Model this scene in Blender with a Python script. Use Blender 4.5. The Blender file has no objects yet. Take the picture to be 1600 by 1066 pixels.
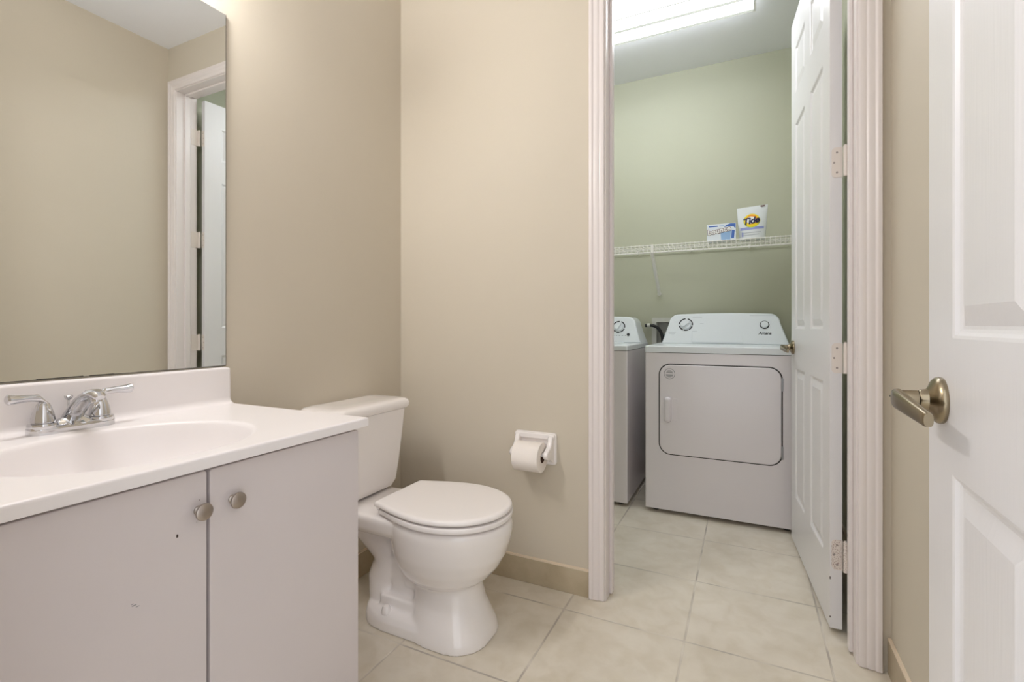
import bpy, bmesh, math, random
from mathutils import Vector, Matrix
random.seed(7)
PI = math.pi
SC = bpy.context.scene
COL = SC.collection

# ---------------------------------------------------------------- camera, world, exposure
cam_d = bpy.data.cameras.new('camera')
cam = bpy.data.objects.new('camera', cam_d)
COL.objects.link(cam)
cam_d.sensor_fit = 'HORIZONTAL'
cam_d.sensor_width = 36.0
cam_d.lens = 757.56 / 1600 * 36.0
cam_d.shift_y = -24.43 / 1600
cam_d.clip_start = 0.02
cam.location = (0, 0, 1.03)
cam.rotation_euler = (PI / 2, 0, 0.44957)
SC.camera = cam

world = bpy.data.worlds.new('hall_daylight')
SC.world = world
world.use_nodes = True
WBG = world.node_tree.nodes['Background']
WBG.inputs[0].default_value = (0.94, 0.965, 1.0, 1)
WBG.inputs[1].default_value = 1.9
VANITY_E = 138.0
LAUNDRY_E = 16.5
SC.view_settings.view_transform = 'Standard'
SC.view_settings.look = 'None'
SC.view_settings.exposure = -0.07
SC.view_settings.gamma = 1.0
SC.view_settings.use_curve_mapping = False
SC.cycles.max_bounces = 16
SC.cycles.diffuse_bounces = 10
SC.cycles.sample_clamp_indirect = 4.0

# doorway behind the camera lets the hall daylight in (portal only guides sampling)
pl = bpy.data.lights.new('doorway_portal', 'AREA')
pl.shape = 'RECTANGLE'; pl.size = 0.77; pl.size_y = 2.45
pl.cycles.is_portal = True
po = bpy.data.objects.new('doorway_portal', pl)
po.location = (-0.128, 0.03, 1.23)
po.rotation_euler = (PI / 2, 0, 0)          # -Z of the light looks +Y
COL.objects.link(po)
po.rotation_euler = (-PI / 2, 0, PI)

# ---------------------------------------------------------------- measures (metres)
XL, XR = -1.426, 0.387          # bathroom left / right wall
YF, YB, YB2 = 0.15, 1.782, 1.900  # front wall, partition front / back face
ZC = 2.743
LX0, LX1, LY1 = -1.53, 0.405, 3.436   # laundry
OX0, OX1, OZ = -0.470, 0.302, 2.466   # finished door opening

# ---------------------------------------------------------------- materials
def nt(name):
    m = bpy.data.materials.new(name); m.use_nodes = True
    t = m.node_tree; b = t.nodes['Principled BSDF']
    return m, t, b
def srgb(r, g, b):
    f = lambda c: (c / 255 / 12.92) if c <= 10 else (((c / 255) + 0.055) / 1.055) ** 2.4
    return (f(r), f(g), f(b), 1)
def mat(name, col, rough=0.5, metal=0.0, bump=0.0, bscale=60, coat=0.0, spec=0.5, var=0.0, vscale=4, stretch=None, emit=None, es=0.0):
    m, t, b = nt(name)
    b.inputs['Base Color'].default_value = col
    b.inputs['Roughness'].default_value = rough
    b.inputs['Metallic'].default_value = metal
    b.inputs['Specular IOR Level'].default_value = spec
    b.inputs['Coat Weight'].default_value = coat
    b.inputs['Coat Roughness'].default_value = 0.08
    tc = t.nodes.new('ShaderNodeTexCoord')
    vec = tc.outputs['Object']
    if stretch:
        mp = t.nodes.new('ShaderNodeMapping'); mp.inputs['Scale'].default_value = stretch
        t.links.new(vec, mp.inputs['Vector']); vec = mp.outputs['Vector']
    if var > 0:
        n = t.nodes.new('ShaderNodeTexNoise'); n.inputs['Scale'].default_value = vscale; n.inputs['Detail'].default_value = 4
        t.links.new(tc.outputs['Object'], n.inputs['Vector'])
        r = t.nodes.new('ShaderNodeValToRGB')
        r.color_ramp.elements[0].position = 0.3; r.color_ramp.elements[1].position = 0.7
        c0 = [max(0, c * (1 - var)) for c in col[:3]] + [1]; c1 = [min(1, c * (1 + var)) for c in col[:3]] + [1]
        r.color_ramp.elements[0].color = c0; r.color_ramp.elements[1].color = c1
        t.links.new(n.outputs['Fac'], r.inputs['Fac']); t.links.new(r.outputs['Color'], b.inputs['Base Color'])
    if bump > 0:
        n = t.nodes.new('ShaderNodeTexNoise'); n.inputs['Scale'].default_value = bscale; n.inputs['Detail'].default_value = 5
        t.links.new(vec, n.inputs['Vector'])
        bp = t.nodes.new('ShaderNodeBump'); bp.inputs['Strength'].default_value = bump; bp.inputs['Distance'].default_value = 0.002
        t.links.new(n.outputs['Fac'], bp.inputs['Height']); t.links.new(bp.outputs['Normal'], b.inputs['Normal'])
    if emit:
        b.inputs['Emission Color'].default_value = emit; b.inputs['Emission Strength'].default_value = es
    return m

M = {}
M['tan_wall'] = mat('tan_paint', srgb(201, 193, 178), 0.55, bump=0.12, bscale=90, spec=0.18, var=0.012, vscale=2.2)
M['sage_wall'] = mat('sage_paint', srgb(187, 188, 168), 0.55, bump=0.12, bscale=90, spec=0.18, var=0.012, vscale=2.2)
M['ceiling'] = mat('ceiling_paint', srgb(238, 240, 246), 0.8, bump=0.15, bscale=120, spec=0.2)
M['trim'] = mat('white_trim_paint', srgb(226, 219, 218), 0.32, spec=0.5)
M['door'] = mat('white_door_paint', srgb(224, 223, 225), 0.33, bump=0.22, bscale=55, spec=0.5, stretch=(3.0, 1, 0.12))
M['door_rail'] = M['door']
M['cabinet'] = mat('thermofoil_white', srgb(212, 205, 206), 0.25, spec=0.5, var=0.015, vscale=3)
M['carcass'] = mat('cabinet_carcass', srgb(190, 180, 170), 0.5)
M['marble'] = mat('cultured_marble', srgb(237, 233, 234), 0.34, coat=0.05, spec=0.5, var=0.01, vscale=5)
M['china'] = mat('vitreous_china', srgb(239, 235, 234), 0.09, coat=0.5, spec=0.5)
M['seat'] = mat('seat_plastic', srgb(241, 237, 236), 0.24, spec=0.5)
M['appliance'] = mat('appliance_enamel', srgb(227, 222, 226), 0.2, coat=0.25, spec=0.5)
M['console'] = mat('console_plastic', srgb(224, 229, 233), 0.26, spec=0.5)
M['chrome'] = mat('chrome', (0.64, 0.64, 0.655, 1), 0.07, metal=1.0)
M['nickel'] = mat('satin_nickel', srgb(172, 162, 154), 0.34, metal=1.0, bump=0.05, bscale=200)
M['nickel_warm'] = mat('brushed_nickel_lever', srgb(152, 140, 118), 0.26, metal=1.0, bump=0.06, bscale=220, stretch=(1, 1, 6))
M['dark'] = mat('dark_gap', srgb(38, 34, 30), 0.7)
M['black'] = mat('black_print', srgb(24, 26, 30), 0.5)
M['rubber'] = mat('black_rubber', srgb(22, 22, 24), 0.45)
M['grey'] = mat('grey_print', srgb(120, 122, 126), 0.5)
M['faint'] = mat('faint_print', srgb(186, 190, 196), 0.5)
M['wire'] = mat('white_wire_vinyl', srgb(232, 230, 224), 0.3)
M['paper'] = mat('tissue_paper', srgb(240, 234, 229), 0.9, bump=0.3, bscale=160, spec=0.1)
M['cardboard'] = mat('brown_cardboard_core', srgb(110, 82, 62), 0.8)
M['steel'] = mat('hinge_steel', srgb(150, 150, 152), 0.35, metal=0.8)
M['chip'] = mat('paint_chip', srgb(60, 44, 36), 0.8)
M['screw'] = mat('painted_screw', srgb(150, 142, 138), 0.5)
M['liner'] = mat('outlet_liner', srgb(205, 205, 198), 0.5)
M['hose_blue'] = mat('teal_hose', srgb(40, 74, 84), 0.4)
M['bulb'] = mat('frosted_bulb', (1, 1, 1, 1), 0.3, emit=(1.0, 0.972, 0.955, 1), es=VANITY_E)
M['tube_lens'] = mat('glowing_lens', (1, 1, 1, 1), 0.4, emit=(0.94, 0.965, 1.0, 1), es=LAUNDRY_E)
M['side_fill'] = mat('lens_side_ceiling_fill', (1, 1, 1, 1), 0.4, emit=(0.94, 0.965, 1.0, 1), es=LAUNDRY_E * 0.5)  # weaker glow on the diffuser sides, added to lighten the laundry ceiling
M['dim_lens'] = mat('dim_lens_ribs', (1, 1, 1, 1), 0.4, emit=(0.90, 0.97, 1.0, 1), es=0.35)
M['lens_end'] = mat('lens_end_cap', srgb(235, 236, 238), 0.35)
M['white_box'] = mat('white_card', srgb(226, 233, 240), 0.35)
M['pouch'] = mat('white_pouch_film', srgb(222, 226, 228), 0.25, coat=0.3, bump=0.25, bscale=18)
M['blue'] = mat('blue_print', srgb(70, 110, 190), 0.4)
M['light_blue'] = mat('light_blue_print', srgb(150, 185, 225), 0.4)
M['navy'] = mat('navy_print', srgb(22, 24, 66), 0.4)
M['yellow'] = mat('yellow_print', srgb(246, 214, 30), 0.4)
M['orange'] = mat('orange_print', srgb(240, 160, 40), 0.4)
M['lime'] = mat('lime_print', srgb(206, 220, 70), 0.4)
M['maroon'] = mat('maroon_print', srgb(96, 44, 44), 0.4)
M['white_print'] = mat('white_print', srgb(242, 242, 240), 0.4)
M['violet'] = mat('violet_print', srgb(150, 158, 210), 0.4)

def hinge_mat(name, spots):
    m, t, b = nt(name)
    b.inputs['Roughness'].default_value = 0.4
    tc = t.nodes.new('ShaderNodeTexCoord'); n = t.nodes.new('ShaderNodeTexNoise')
    n.inputs['Scale'].default_value = 420; n.inputs['Detail'].default_value = 2
    t.links.new(tc.outputs['Object'], n.inputs['Vector'])
    r = t.nodes.new('ShaderNodeValToRGB'); r.color_ramp.interpolation = 'CONSTANT'
    r.color_ramp.elements[0].color = srgb(222, 214, 208); r.color_ramp.elements[1].color = srgb(150, 122, 116)
    r.color_ramp.elements[1].position = spots
    t.links.new(n.outputs['Fac'], r.inputs['Fac']); t.links.new(r.outputs['Color'], b.inputs['Base Color'])
    return m
M['hinge'] = hinge_mat('painted_hinge', 0.98)
M['hinge_worn'] = hinge_mat('chipped_painted_hinge', 0.585)

def stone_nodes(t, tc_out):
    """mottled beige ceramic colour, returns a colour socket"""
    n1 = t.nodes.new('ShaderNodeTexNoise'); n1.inputs['Scale'].default_value = 3.5; n1.inputs['Detail'].default_value = 8; n1.inputs['Roughness'].default_value = 0.62
    n2 = t.nodes.new('ShaderNodeTexNoise'); n2.inputs['Scale'].default_value = 14; n2.inputs['Detail'].default_value = 6; n2.inputs['Distortion'].default_value = 0.8
    t.links.new(tc_out, n1.inputs['Vector']); t.links.new(tc_out, n2.inputs['Vector'])
    r1 = t.nodes.new('ShaderNodeValToRGB'); r2 = t.nodes.new('ShaderNodeValToRGB')
    t.links.new(n1.outputs['Fac'], r1.inputs['Fac']); t.links.new(n2.outputs['Fac'], r2.inputs['Fac'])
    mx = t.nodes.new('ShaderNodeMix'); mx.data_type = 'RGBA'; mx.blend_type = 'MULTIPLY'; mx.inputs[0].default_value = 1
    t.links.new(r1.outputs['Color'], mx.inputs[6]); t.links.new(r2.outputs['Color'], mx.inputs[7])
    r2.color_ramp.elements[0].position = 0.32; r2.color_ramp.elements[0].color = (0.93, 0.915, 0.88, 1)
    r2.color_ramp.elements[1].position = 0.6; r2.color_ramp.elements[1].color = (1, 1, 1, 1)
    return r1, mx.outputs[2]

def floor_material():
    m, t, b = nt('beige_ceramic_tile')
    tc = t.nodes.new('ShaderNodeTexCoord')
    r1, colr = stone_nodes(t, tc.outputs['Object'])
    r1.color_ramp.elements[0].position = 0.34; r1.color_ramp.elements[0].color = srgb(212, 204, 189)
    r1.color_ramp.elements[1].position = 0.68; r1.color_ramp.elements[1].color = srgb(228, 221, 208)
    sx = t.nodes.new('ShaderNodeSeparateXYZ'); t.links.new(tc.outputs['Object'], sx.inputs[0])
    P = 0.4132
    def line(sock, off):
        a = t.nodes.new('ShaderNodeMath'); a.operation = 'SUBTRACT'; a.inputs[1].default_value = off; t.links.new(sock, a.inputs[0])
        w = t.nodes.new('ShaderNodeMath'); w.operation = 'WRAP'; w.inputs[1].default_value = P / 2; w.inputs[2].default_value = -P / 2; t.links.new(a.outputs[0], w.inputs[0])
        ab = t.nodes.new('ShaderNodeMath'); ab.operation = 'ABSOLUTE'; t.links.new(w.outputs[0], ab.inputs[0])
        mr = t.nodes.new('ShaderNodeMapRange'); mr.inputs[1].default_value = 0.0022; mr.inputs[2].default_value = 0.0040
        mr.inputs[3].default_value = 1; mr.inputs[4].default_value = 0; mr.clamp = True; t.links.new(ab.outputs[0], mr.inputs[0])
        return mr.outputs[0], a.outputs[0]
    lx, ax = line(sx.outputs[0], -0.181); ly, ay = line(sx.outputs[1], 1.6665)
    mxm = t.nodes.new('ShaderNodeMath'); mxm.operation = 'MAXIMUM'; t.links.new(lx, mxm.inputs[0]); t.links.new(ly, mxm.inputs[1])
    # tone per tile
    def cell(s):
        d = t.nodes.new('ShaderNodeMath'); d.operation = 'DIVIDE'; d.inputs[1].default_value = P; t.links.new(s, d.inputs[0])
        f = t.nodes.new('ShaderNodeMath'); f.operation = 'FLOOR'; t.links.new(d.outputs[0], f.inputs[0]); return f.outputs[0]
    cb = t.nodes.new('ShaderNodeCombineXYZ'); t.links.new(cell(ax), cb.inputs[0]); t.links.new(cell(ay), cb.inputs[1])
    wn = t.nodes.new('ShaderNodeTexWhiteNoise'); t.links.new(cb.outputs[0], wn.inputs[0])
    tr = t.nodes.new('ShaderNodeValToRGB'); tr.color_ramp.elements[0].color = (0.955, 0.955, 0.95, 1); tr.color_ramp.elements[1].color = (1, 1, 1, 1)
    t.links.new(wn.outputs[0], tr.inputs['Fac'])
    m2 = t.nodes.new('ShaderNodeMix'); m2.data_type = 'RGBA'; m2.blend_type = 'MULTIPLY'; m2.inputs[0].default_value = 1
    t.links.new(colr, m2.inputs[6]); t.links.new(tr.outputs['Color'], m2.inputs[7])
    # grout
    gn = t.nodes.new('ShaderNodeTexNoise'); gn.inputs['Scale'].default_value = 6; t.links.new(tc.outputs['Object'], gn.inputs['Vector'])
    gr = t.nodes.new('ShaderNodeValToRGB'); gr.color_ramp.elements[0].position = 0.4; gr.color_ramp.elements[1].position = 0.6
    gr.color_ramp.elements[0].color = srgb(176, 168, 158); gr.color_ramp.elements[1].color = srgb(214, 207, 195)
    t.links.new(gn.outputs['Fac'], gr.inputs['Fac'])
    m3 = t.nodes.new('ShaderNodeMix'); m3.data_type = 'RGBA'
    t.links.new(mxm.outputs[0], m3.inputs[0]); t.links.new(m2.outputs[2], m3.inputs[6]); t.links.new(gr.outputs['Color'], m3.inputs[7])
    t.links.new(m3.outputs[2], b.inputs['Base Color'])
    ro = t.nodes.new('ShaderNodeMapRange'); ro.inputs[3].default_value = 0.34; ro.inputs[4].default_value = 0.8
    t.links.new(mxm.outputs[0], ro.inputs[0]); t.links.new(ro.outputs[0], b.inputs['Roughness'])
    iv = t.nodes.new('ShaderNodeMath'); iv.operation = 'SUBTRACT'; iv.inputs[0].default_value = 1; t.links.new(mxm.outputs[0], iv.inputs[1])
    bp = t.nodes.new('ShaderNodeBump'); bp.inputs['Distance'].default_value = 0.0015; bp.inputs['Strength'].default_value = 0.6
    t.links.new(iv.outputs[0], bp.inputs['Height']); t.links.new(bp.outputs['Normal'], b.inputs['Normal'])
    return m
M['floor'] = floor_material()
def base_material():
    m, t, b = nt('tan_tile_baseboard')
    tc = t.nodes.new('ShaderNodeTexCoord')
    r1, colr = stone_nodes(t, tc.outputs['Object'])
    r1.color_ramp.elements[0].position = 0.32; r1.color_ramp.elements[0].color = srgb(160, 145, 120)
    r1.color_ramp.elements[1].position = 0.68; r1.color_ramp.elements[1].color = srgb(188, 176, 152)
    t.links.new(colr, b.inputs['Base Color']); b.inputs['Roughness'].default_value = 0.35
    return m
M['base'] = base_material()
M['caulk'] = mat('caulk_line', srgb(222, 206, 184), 0.5)

# ---------------------------------------------------------------- mesh helpers
def B():
    return bmesh.new()
def box(bm, x0, x1, y0, y1, z0, z1, bev=0.0, seg=2):
    v = [bm.verts.new((x, y, z)) for x in (x0, x1) for y in (y0, y1) for z in (z0, z1)]
    fs = [(0, 1, 3, 2), (4, 6, 7, 5), (0, 4, 5, 1), (2, 3, 7, 6), (0, 2, 6, 4), (1, 5, 7, 3)]
    faces = [bm.faces.new([v[i] for i in f]) for f in fs]
    if bev > 0:
        es = list({e for f in faces for e in f.edges})
        bmesh.ops.bevel(bm, geom=es, offset=bev, segments=seg, affect='EDGES', profile=0.5)
    return faces
def loft(bm, rings, cap0=True, cap1=True, closed=True):
    vs = [[bm.verts.new(p) for p in r] for r in rings]
    n = len(vs[0])
    for a, b in zip(vs, vs[1:]):
        for i in range(n if closed else n - 1):
            j = (i + 1) % n
            bm.faces.new((a[i], a[j], b[j], b[i]))
    if cap0: bm.faces.new(list(reversed(vs[0])))
    if cap1: bm.faces.new(vs[-1])
    return vs
def tube(bm, pts, r, n=10, cap=True):
    pts = [Vector(p) for p in pts]
    rad = r if isinstance(r, (list, tuple)) else [r] * len(pts)
    rings = []; up = None
    for i, p in enumerate(pts):
        d = (pts[min(i + 1, len(pts) - 1)] - pts[max(i - 1, 0)]).normalized()
        if up is None:
            up = Vector((0, 0, 1)) if abs(d.z) < 0.9 else Vector((1, 0, 0))
        s = d.cross(up).normalized(); up = s.cross(d).normalized()
        rings.append([p + (s * math.cos(2 * PI * k / n) + up * math.sin(2 * PI * k / n)) * rad[i] for k in range(n)])
    loft(bm, rings, cap, cap)
def lathe(bm, prof, origin, axis, n=32):
    """prof: (distance along axis, radius)"""
    o = Vector(origin); a = Vector(axis).normalized()
    u = a.orthogonal().normalized(); w = a.cross(u)
    rings = []
    for d, r in prof:
        r = max(r, 1e-5)
        rings.append([o + a * d + (u * math.cos(2 * PI * k / n) + w * math.sin(2 * PI * k / n)) * r for k in range(n)])
    loft(bm, rings)
def rrect(x0, x1, z0, z1, r, n=8):
    if not isinstance(r, (list, tuple)): r = (r, r, r, r)      # bl, br, tr, tl
    pts = []
    for (cx, cz, a0, rr) in ((x0 + r[0], z0 + r[0], PI, r[0]), (x1 - r[1], z0 + r[1], 1.5 * PI, r[1]),
                             (x1 - r[2], z1 - r[2], 0, r[2]), (x0 + r[3], z1 - r[3], 0.5 * PI, r[3])):
        for k in range(n + 1):
            a = a0 + 0.5 * PI * k / n
            pts.append((cx + rr * math.cos(a), cz + rr * math.sin(a)))
    return pts
def inset_poly(pts, d):
    n = len(pts); out = []
    for i in range(n):
        p0 = Vector(pts[i - 1]); p1 = Vector(pts[i]); p2 = Vector(pts[(i + 1) % n])
        e1 = (p1 - p0); e2 = (p2 - p1)
        if e1.length < 1e-7: e1 = e2
        if e2.length < 1e-7: e2 = e1
        n1 = Vector((-e1.y, e1.x)).normalized(); n2 = Vector((-e2.y, e2.x)).normalized()
        b = (n1 + n2)
        if b.length < 1e-6: b = n1
        b.normalize(); k = max(0.4, b.dot(n1))
        out.append(tuple(p1 + b * (d / k)))
    return out
def slab(bm, pts, y0, y1, bev=0.0, axis='y', front=True, back=False, seg=3):
    """prism of a CCW outline (u,v), extruded from y0 (back) to y1 (front); front edge rounded by bev"""
    def P(p, y):
        return (p[0], y, p[1]) if axis == 'y' else ((y, p[0], p[1]) if axis == 'x' else (p[0], p[1], y))
    s = 1 if y1 > y0 else -1
    rings = []
    if back and bev > 0:
        for k in range(seg, -1, -1):
            a = 0.5 * PI * k / seg
            rings.append([P(p, y0 + s * bev * (1 - math.cos(0.5 * PI - a)) if False else y0 + s * bev * (1 - math.cos(a)) * 0 + s * bev * (1 - math.sin(0.5 * PI - a))) for p in inset_poly(pts, bev * (1 - math.cos(0.5 * PI - a)))] if False else
                         [P(q, y0 + s * bev * (1 - math.cos(a))) if False else P(q, y0 + s * bev * (1 - math.cos(0.5 * PI * (1 - k / seg)) if False else 1 - math.sin(0.5 * PI * (1 - k / seg)))) for q in inset_poly(pts, bev * (1 - math.cos(0.5 * PI * (1 - k / seg))))][:] )
        rings = []
        for k in range(seg + 1):
            a = 0.5 * PI * k / seg      # 0 -> flat back, pi/2 -> side
            rings.append([P(q, y0 + s * bev * (1 - math.sin(a))) for q in inset_poly(pts, bev * (1 - math.cos(0.5 * PI - a)))]) if False else \
            rings.append([P(q, y0 + s * bev * (1 - math.cos(0.5 * PI - (0.5 * PI - a)))) for q in inset_poly(pts, bev * (1 - math.sin(a)))])
    else:
        rings.append([P(p, y0) for p in pts])
    if front and bev > 0:
        for k in range(seg + 1):
            a = 0.5 * PI * k / seg
            rings.append([P(q, y1 - s * bev * (1 - math.sin(a))) for q in inset_poly(pts, bev * (1 - math.cos(a)))])
    else:
        rings.append([P(p, y1) for p in pts])
    loft(bm, rings)
def clean(bm):
    bmesh.ops.remove_doubles(bm, verts=bm.verts, dist=1e-6)
    bmesh.ops.recalc_face_normals(bm, faces=bm.faces)
def smooth(me, ang=35):
    for p in me.polygons: p.use_smooth = len(p.vertices) <= 6
    try:
        me.set_sharp_from_angle(angle=math.radians(ang))
    except Exception:
        pass
def obj(name, bm, m, parent=None, sm=35, local=False, extra=()):
    clean(bm)
    me = bpy.data.meshes.new(name); bm.to_mesh(me); bm.free()
    me.materials.append(M[m] if isinstance(m, str) else m)
    for e in extra: me.materials.append(M[e])
    if sm: smooth(me, sm)
    o = bpy.data.objects.new(name, me); COL.objects.link(o)
    if sm and name not in ('bowl',):
        wn = o.modifiers.new('even_shading', 'WEIGHTED_NORMAL'); wn.keep_sharp = True
    if parent:
        o.parent = parent
        if not local:
            bpy.context.view_layer.update()
            o.matrix_parent_inverse = parent.matrix_world.inverted()
    return o
def base(o):
    """move a top-level mesh's origin to the middle of its base"""
    vs = [v.co for v in o.data.vertices]
    c = Vector(((min(v.x for v in vs) + max(v.x for v in vs)) / 2, (min(v.y for v in vs) + max(v.y for v in vs)) / 2, min(v.z for v in vs)))
    o.data.transform(Matrix.Translation(-c)); o.location = c
    bpy.context.view_layer.update()
    return o
def tag(o, label, cat, group=None):
    o['label'] = label; o['category'] = cat
    if group: o['group'] = group
    return o
def thing(name, loc, label, cat, group=None, rz=0):
    o = bpy.data.objects.new(name, None); COL.objects.link(o); o.empty_display_size = 0.05
    o.location = loc; o.rotation_euler = (0, 0, rz)
    bpy.context.view_layer.update()
    return tag(o, label, cat, group)
def struct(name, bm, m, sm=0, extra=(), label=None, cat=None):
    o = obj(name, bm, m, sm=sm, extra=extra); o['kind'] = 'structure'
    if label: o['label'] = label
    if cat: o['category'] = cat
    return o
def arc(c, r, a0, a1, n, plane='xz', y=0):
    out = []
    for k in range(n + 1):
        a = a0 + (a1 - a0) * k / n
        out.append((c[0] + r * math.cos(a), c[1] + r * math.sin(a)))
    return out
def text_mesh(name, s, size, m, parent, origin, xdir, zdir, shear=0.0, depth=0.0004, bold=0.0, align='CENTER', spacing=1.0, local=False):
    """lettering as a mesh: origin = centre, xdir = reading direction, zdir = up"""
    cu = bpy.data.curves.new(name, 'FONT'); cu.body = s; cu.size = size; cu.shear = shear
    cu.align_x = align; cu.align_y = 'CENTER'; cu.extrude = depth; cu.offset = bold; cu.space_character = spacing
    tmp = bpy.data.objects.new(name, cu); COL.objects.link(tmp)
    bpy.context.view_layer.update()
    dg = bpy.context.evaluated_depsgraph_get()
    me = bpy.data.meshes.new_from_object(tmp.evaluated_get(dg), depsgraph=dg)
    COL.objects.unlink(tmp); bpy.data.objects.remove(tmp)
    X = Vector(xdir).normalized(); Z = Vector(zdir).normalized(); N = X.cross(Z)
    mt = Matrix((X.to_4d(), Z.to_4d(), N.to_4d(), (0, 0, 0, 1))).transposed()
    for i in range(3): mt[3][i] = 0
    mt = Matrix.Translation(Vector(origin)) @ mt.to_3x3().to_4x4()
    me.transform(mt)
    me.materials.clear(); me.materials.append(M[m])
    o = bpy.data.objects.new(name, me); COL.objects.link(o)
    o.parent = parent
    if not local:
        bpy.context.view_layer.update(); o.matrix_parent_inverse = parent.matrix_world.inverted()
    return o

# ---------------------------------------------------------------- setting
bm = B(); box(bm, -1.75, 0.60, -1.2, 3.60, -0.05, 0.0)
struct('floor', bm, 'floor')
bm = B(); box(bm, -1.75, 0.60, 0.02, 3.60, ZC, ZC + 0.05)
struct('ceiling', bm, 'ceiling')
bm = B(); box(bm, XL - 0.1, XL, 0.02, YB, 0, ZC)
struct('wall_left', bm, 'tan_wall')
bm = B(); box(bm, XR, XR + 0.1, 0.02, YB, 0, ZC)
struct('wall_right', bm, 'tan_wall')
# front wall with the doorway the photographer stands in
bm = B()
box(bm, XL, -0.535, 0.03, YF, 0, ZC); box(bm, 0.275, XR, 0.03, YF, 0, ZC); box(bm, -0.535, 0.275, 0.03, YF, 2.49, ZC)
struct('wall_front', bm, 'tan_wall')
bm = B()
box(bm, -0.535, -0.517, 0.03, YF - 0.001, 0, 2.472, .001); box(bm, 0.257, 0.275, 0.03, YF - 0.001, 0, 2.472, .001); box(bm, -0.535, 0.275, 0.03, YF - 0.001, 2.472, 2.49, .001)
struct('trim_3', bm, 'trim')
# partition between bathroom and laundry
bm = B()
box(bm, XL - 0.1, OX0 - 0.018, YB, YB2, 0, ZC); box(bm, OX1 + 0.018, LX1 + 0.1, YB, YB2, 0, ZC)
box(bm, OX0 - 0.018, OX1 + 0.018, YB, YB2, OZ + 0.018, ZC)
bm.normal_update()
for f in bm.faces:
    if f.normal.y > 0.5: f.material_index = 1
wb = struct('wall_back', bm, 'tan_wall', extra=('sage_wall',))
# laundry walls
OBX0, OBX1, OBZ0, OBZ1 = -0.562, -0.365, 0.875, 1.060     # hole for the washer outlet box
bm = B()
box(bm, LX0 - .1, OBX0, LY1, LY1 + .12, 0, ZC); box(bm, OBX1, LX1 + .1, LY1, LY1 + .12, 0, ZC)
box(bm, OBX0, OBX1, LY1, LY1 + .12, 0, OBZ0); box(bm, OBX0, OBX1, LY1, LY1 + .12, OBZ1, ZC)
box(bm, OBX0, OBX1, LY1 + .1, LY1 + .12, OBZ0, OBZ1)
struct('wall_far', bm, 'sage_wall')
bm = B(); box(bm, LX0 - .1, LX0, YB2, LY1, 0, ZC); struct('wall_far_left', bm, 'sage_wall')
bm = B(); box(bm, LX1, LX1 + .1, YB2, LY1, 0, ZC); struct('wall_far_right', bm, 'sage_wall')

# tile baseboards
def baseboard(name, x0, x1, y0, y1, joints=(), h=0.098):
    bm = B()
    box(bm, x0, x1, y0, y1, 0.0, h, 0.0015, 1)
    n0 = len(bm.faces)
    fs = box(bm, x0 + (.0 if x1 - x0 > .02 else 0), x1, y0, y1, h, h + 0.006, 0)
    for f in fs: f.material_index = 1
    o = struct(name, bm, 'base', extra=('caulk',))
    return o
baseboard('baseboard_back', XL, -0.5335, YB - 0.009, YB)
baseboard('baseboard_left', XL, XL + 0.009, 0.96, YB - 0.0095)
baseboard('baseboard_right', XR - 0.009, XR, YF, YB - 0.003)
baseboard('baseboard_front', -1.42, -0.54, YF, YF + 0.009) if False else None
baseboard('baseboard_far', LX0, LX1, LY1 - 0.009, LY1)
baseboard('baseboard_far_right', LX1 - 0.009, LX1, YB2, LY1 - 0.01)

# fluted casing and jambs of the laundry door
def casing_profile(w=0.058):
    # (across, out) from outer edge to inner edge
    p = [(0, 0), (0, 0.0145), (0.002, 0.0168), (0.011, 0.0175), (0.0145, 0.0160), (0.0180, 0.0130), (0.0225, 0.0138), (0.0315, 0.0138), (0.0350, 0.0122), (0.0385, 0.0098),
         (0.043, 0.0112), (0.052, 0.0108), (0.056, 0.0092), (0.058, 0.0065), (0.058, 0)]
    return p
def casing(xo_l, xi_l, xi_r, xo_r, zi, zo, yface, sgn):
    bm = B(); pr = casing_profile(); w = 0.058
    def ring(fn): return [fn(a / w, o) for a, o in pr]
    rings = []
    y = lambda o: yface + sgn * o
    L = lambda a: xo_l + (xi_l - xo_l) * a
    Rr = lambda a: xo_r + (xi_r - xo_r) * a
    Z = lambda a: zo + (zi - zo) * a
    rings.append([(L(a / w), y(o), 0.002) for a, o in pr])
    rings.append([(L(a / w), y(o), Z(a / w)) for a, o in pr])
    rings.append([(Rr(a / w), y(o), Z(a / w)) for a, o in pr])
    rings.append([(Rr(a / w), y(o), 0.002) for a, o in pr])
    loft(bm, rings)
    return bm
struct('trim_1', casing(-0.533, -0.475, 0.307, 0.365, OZ + 0.005, OZ + 0.063, YB, -1), 'trim', sm=25)
struct('trim_4', casing(-0.533, -0.475, 0.307, 0.365, OZ + 0.005, OZ + 0.063, YB2, 1), 'trim', sm=25)
bm = B()
box(bm, OX0 - .018, OX0, YB, YB2, 0.0, OZ + .018, .0008, 1); box(bm, OX1, OX1 + .018, YB, YB2, 0.0, OZ + .018, .0008, 1)
box(bm, OX0, OX1, YB, YB2, OZ, OZ + .018, .0008, 1)
# door stops
for x0, x1 in ((OX0, OX0 + .011), (OX1 - .011, OX1)):
    box(bm, x0, x1, YB + .046, YB + .078, 0.006, OZ, .002, 1)
box(bm, OX0, OX1, YB + .046, YB + .078, OZ - .011, OZ, .002, 1)
struct('trim_2', bm, 'trim')

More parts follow.
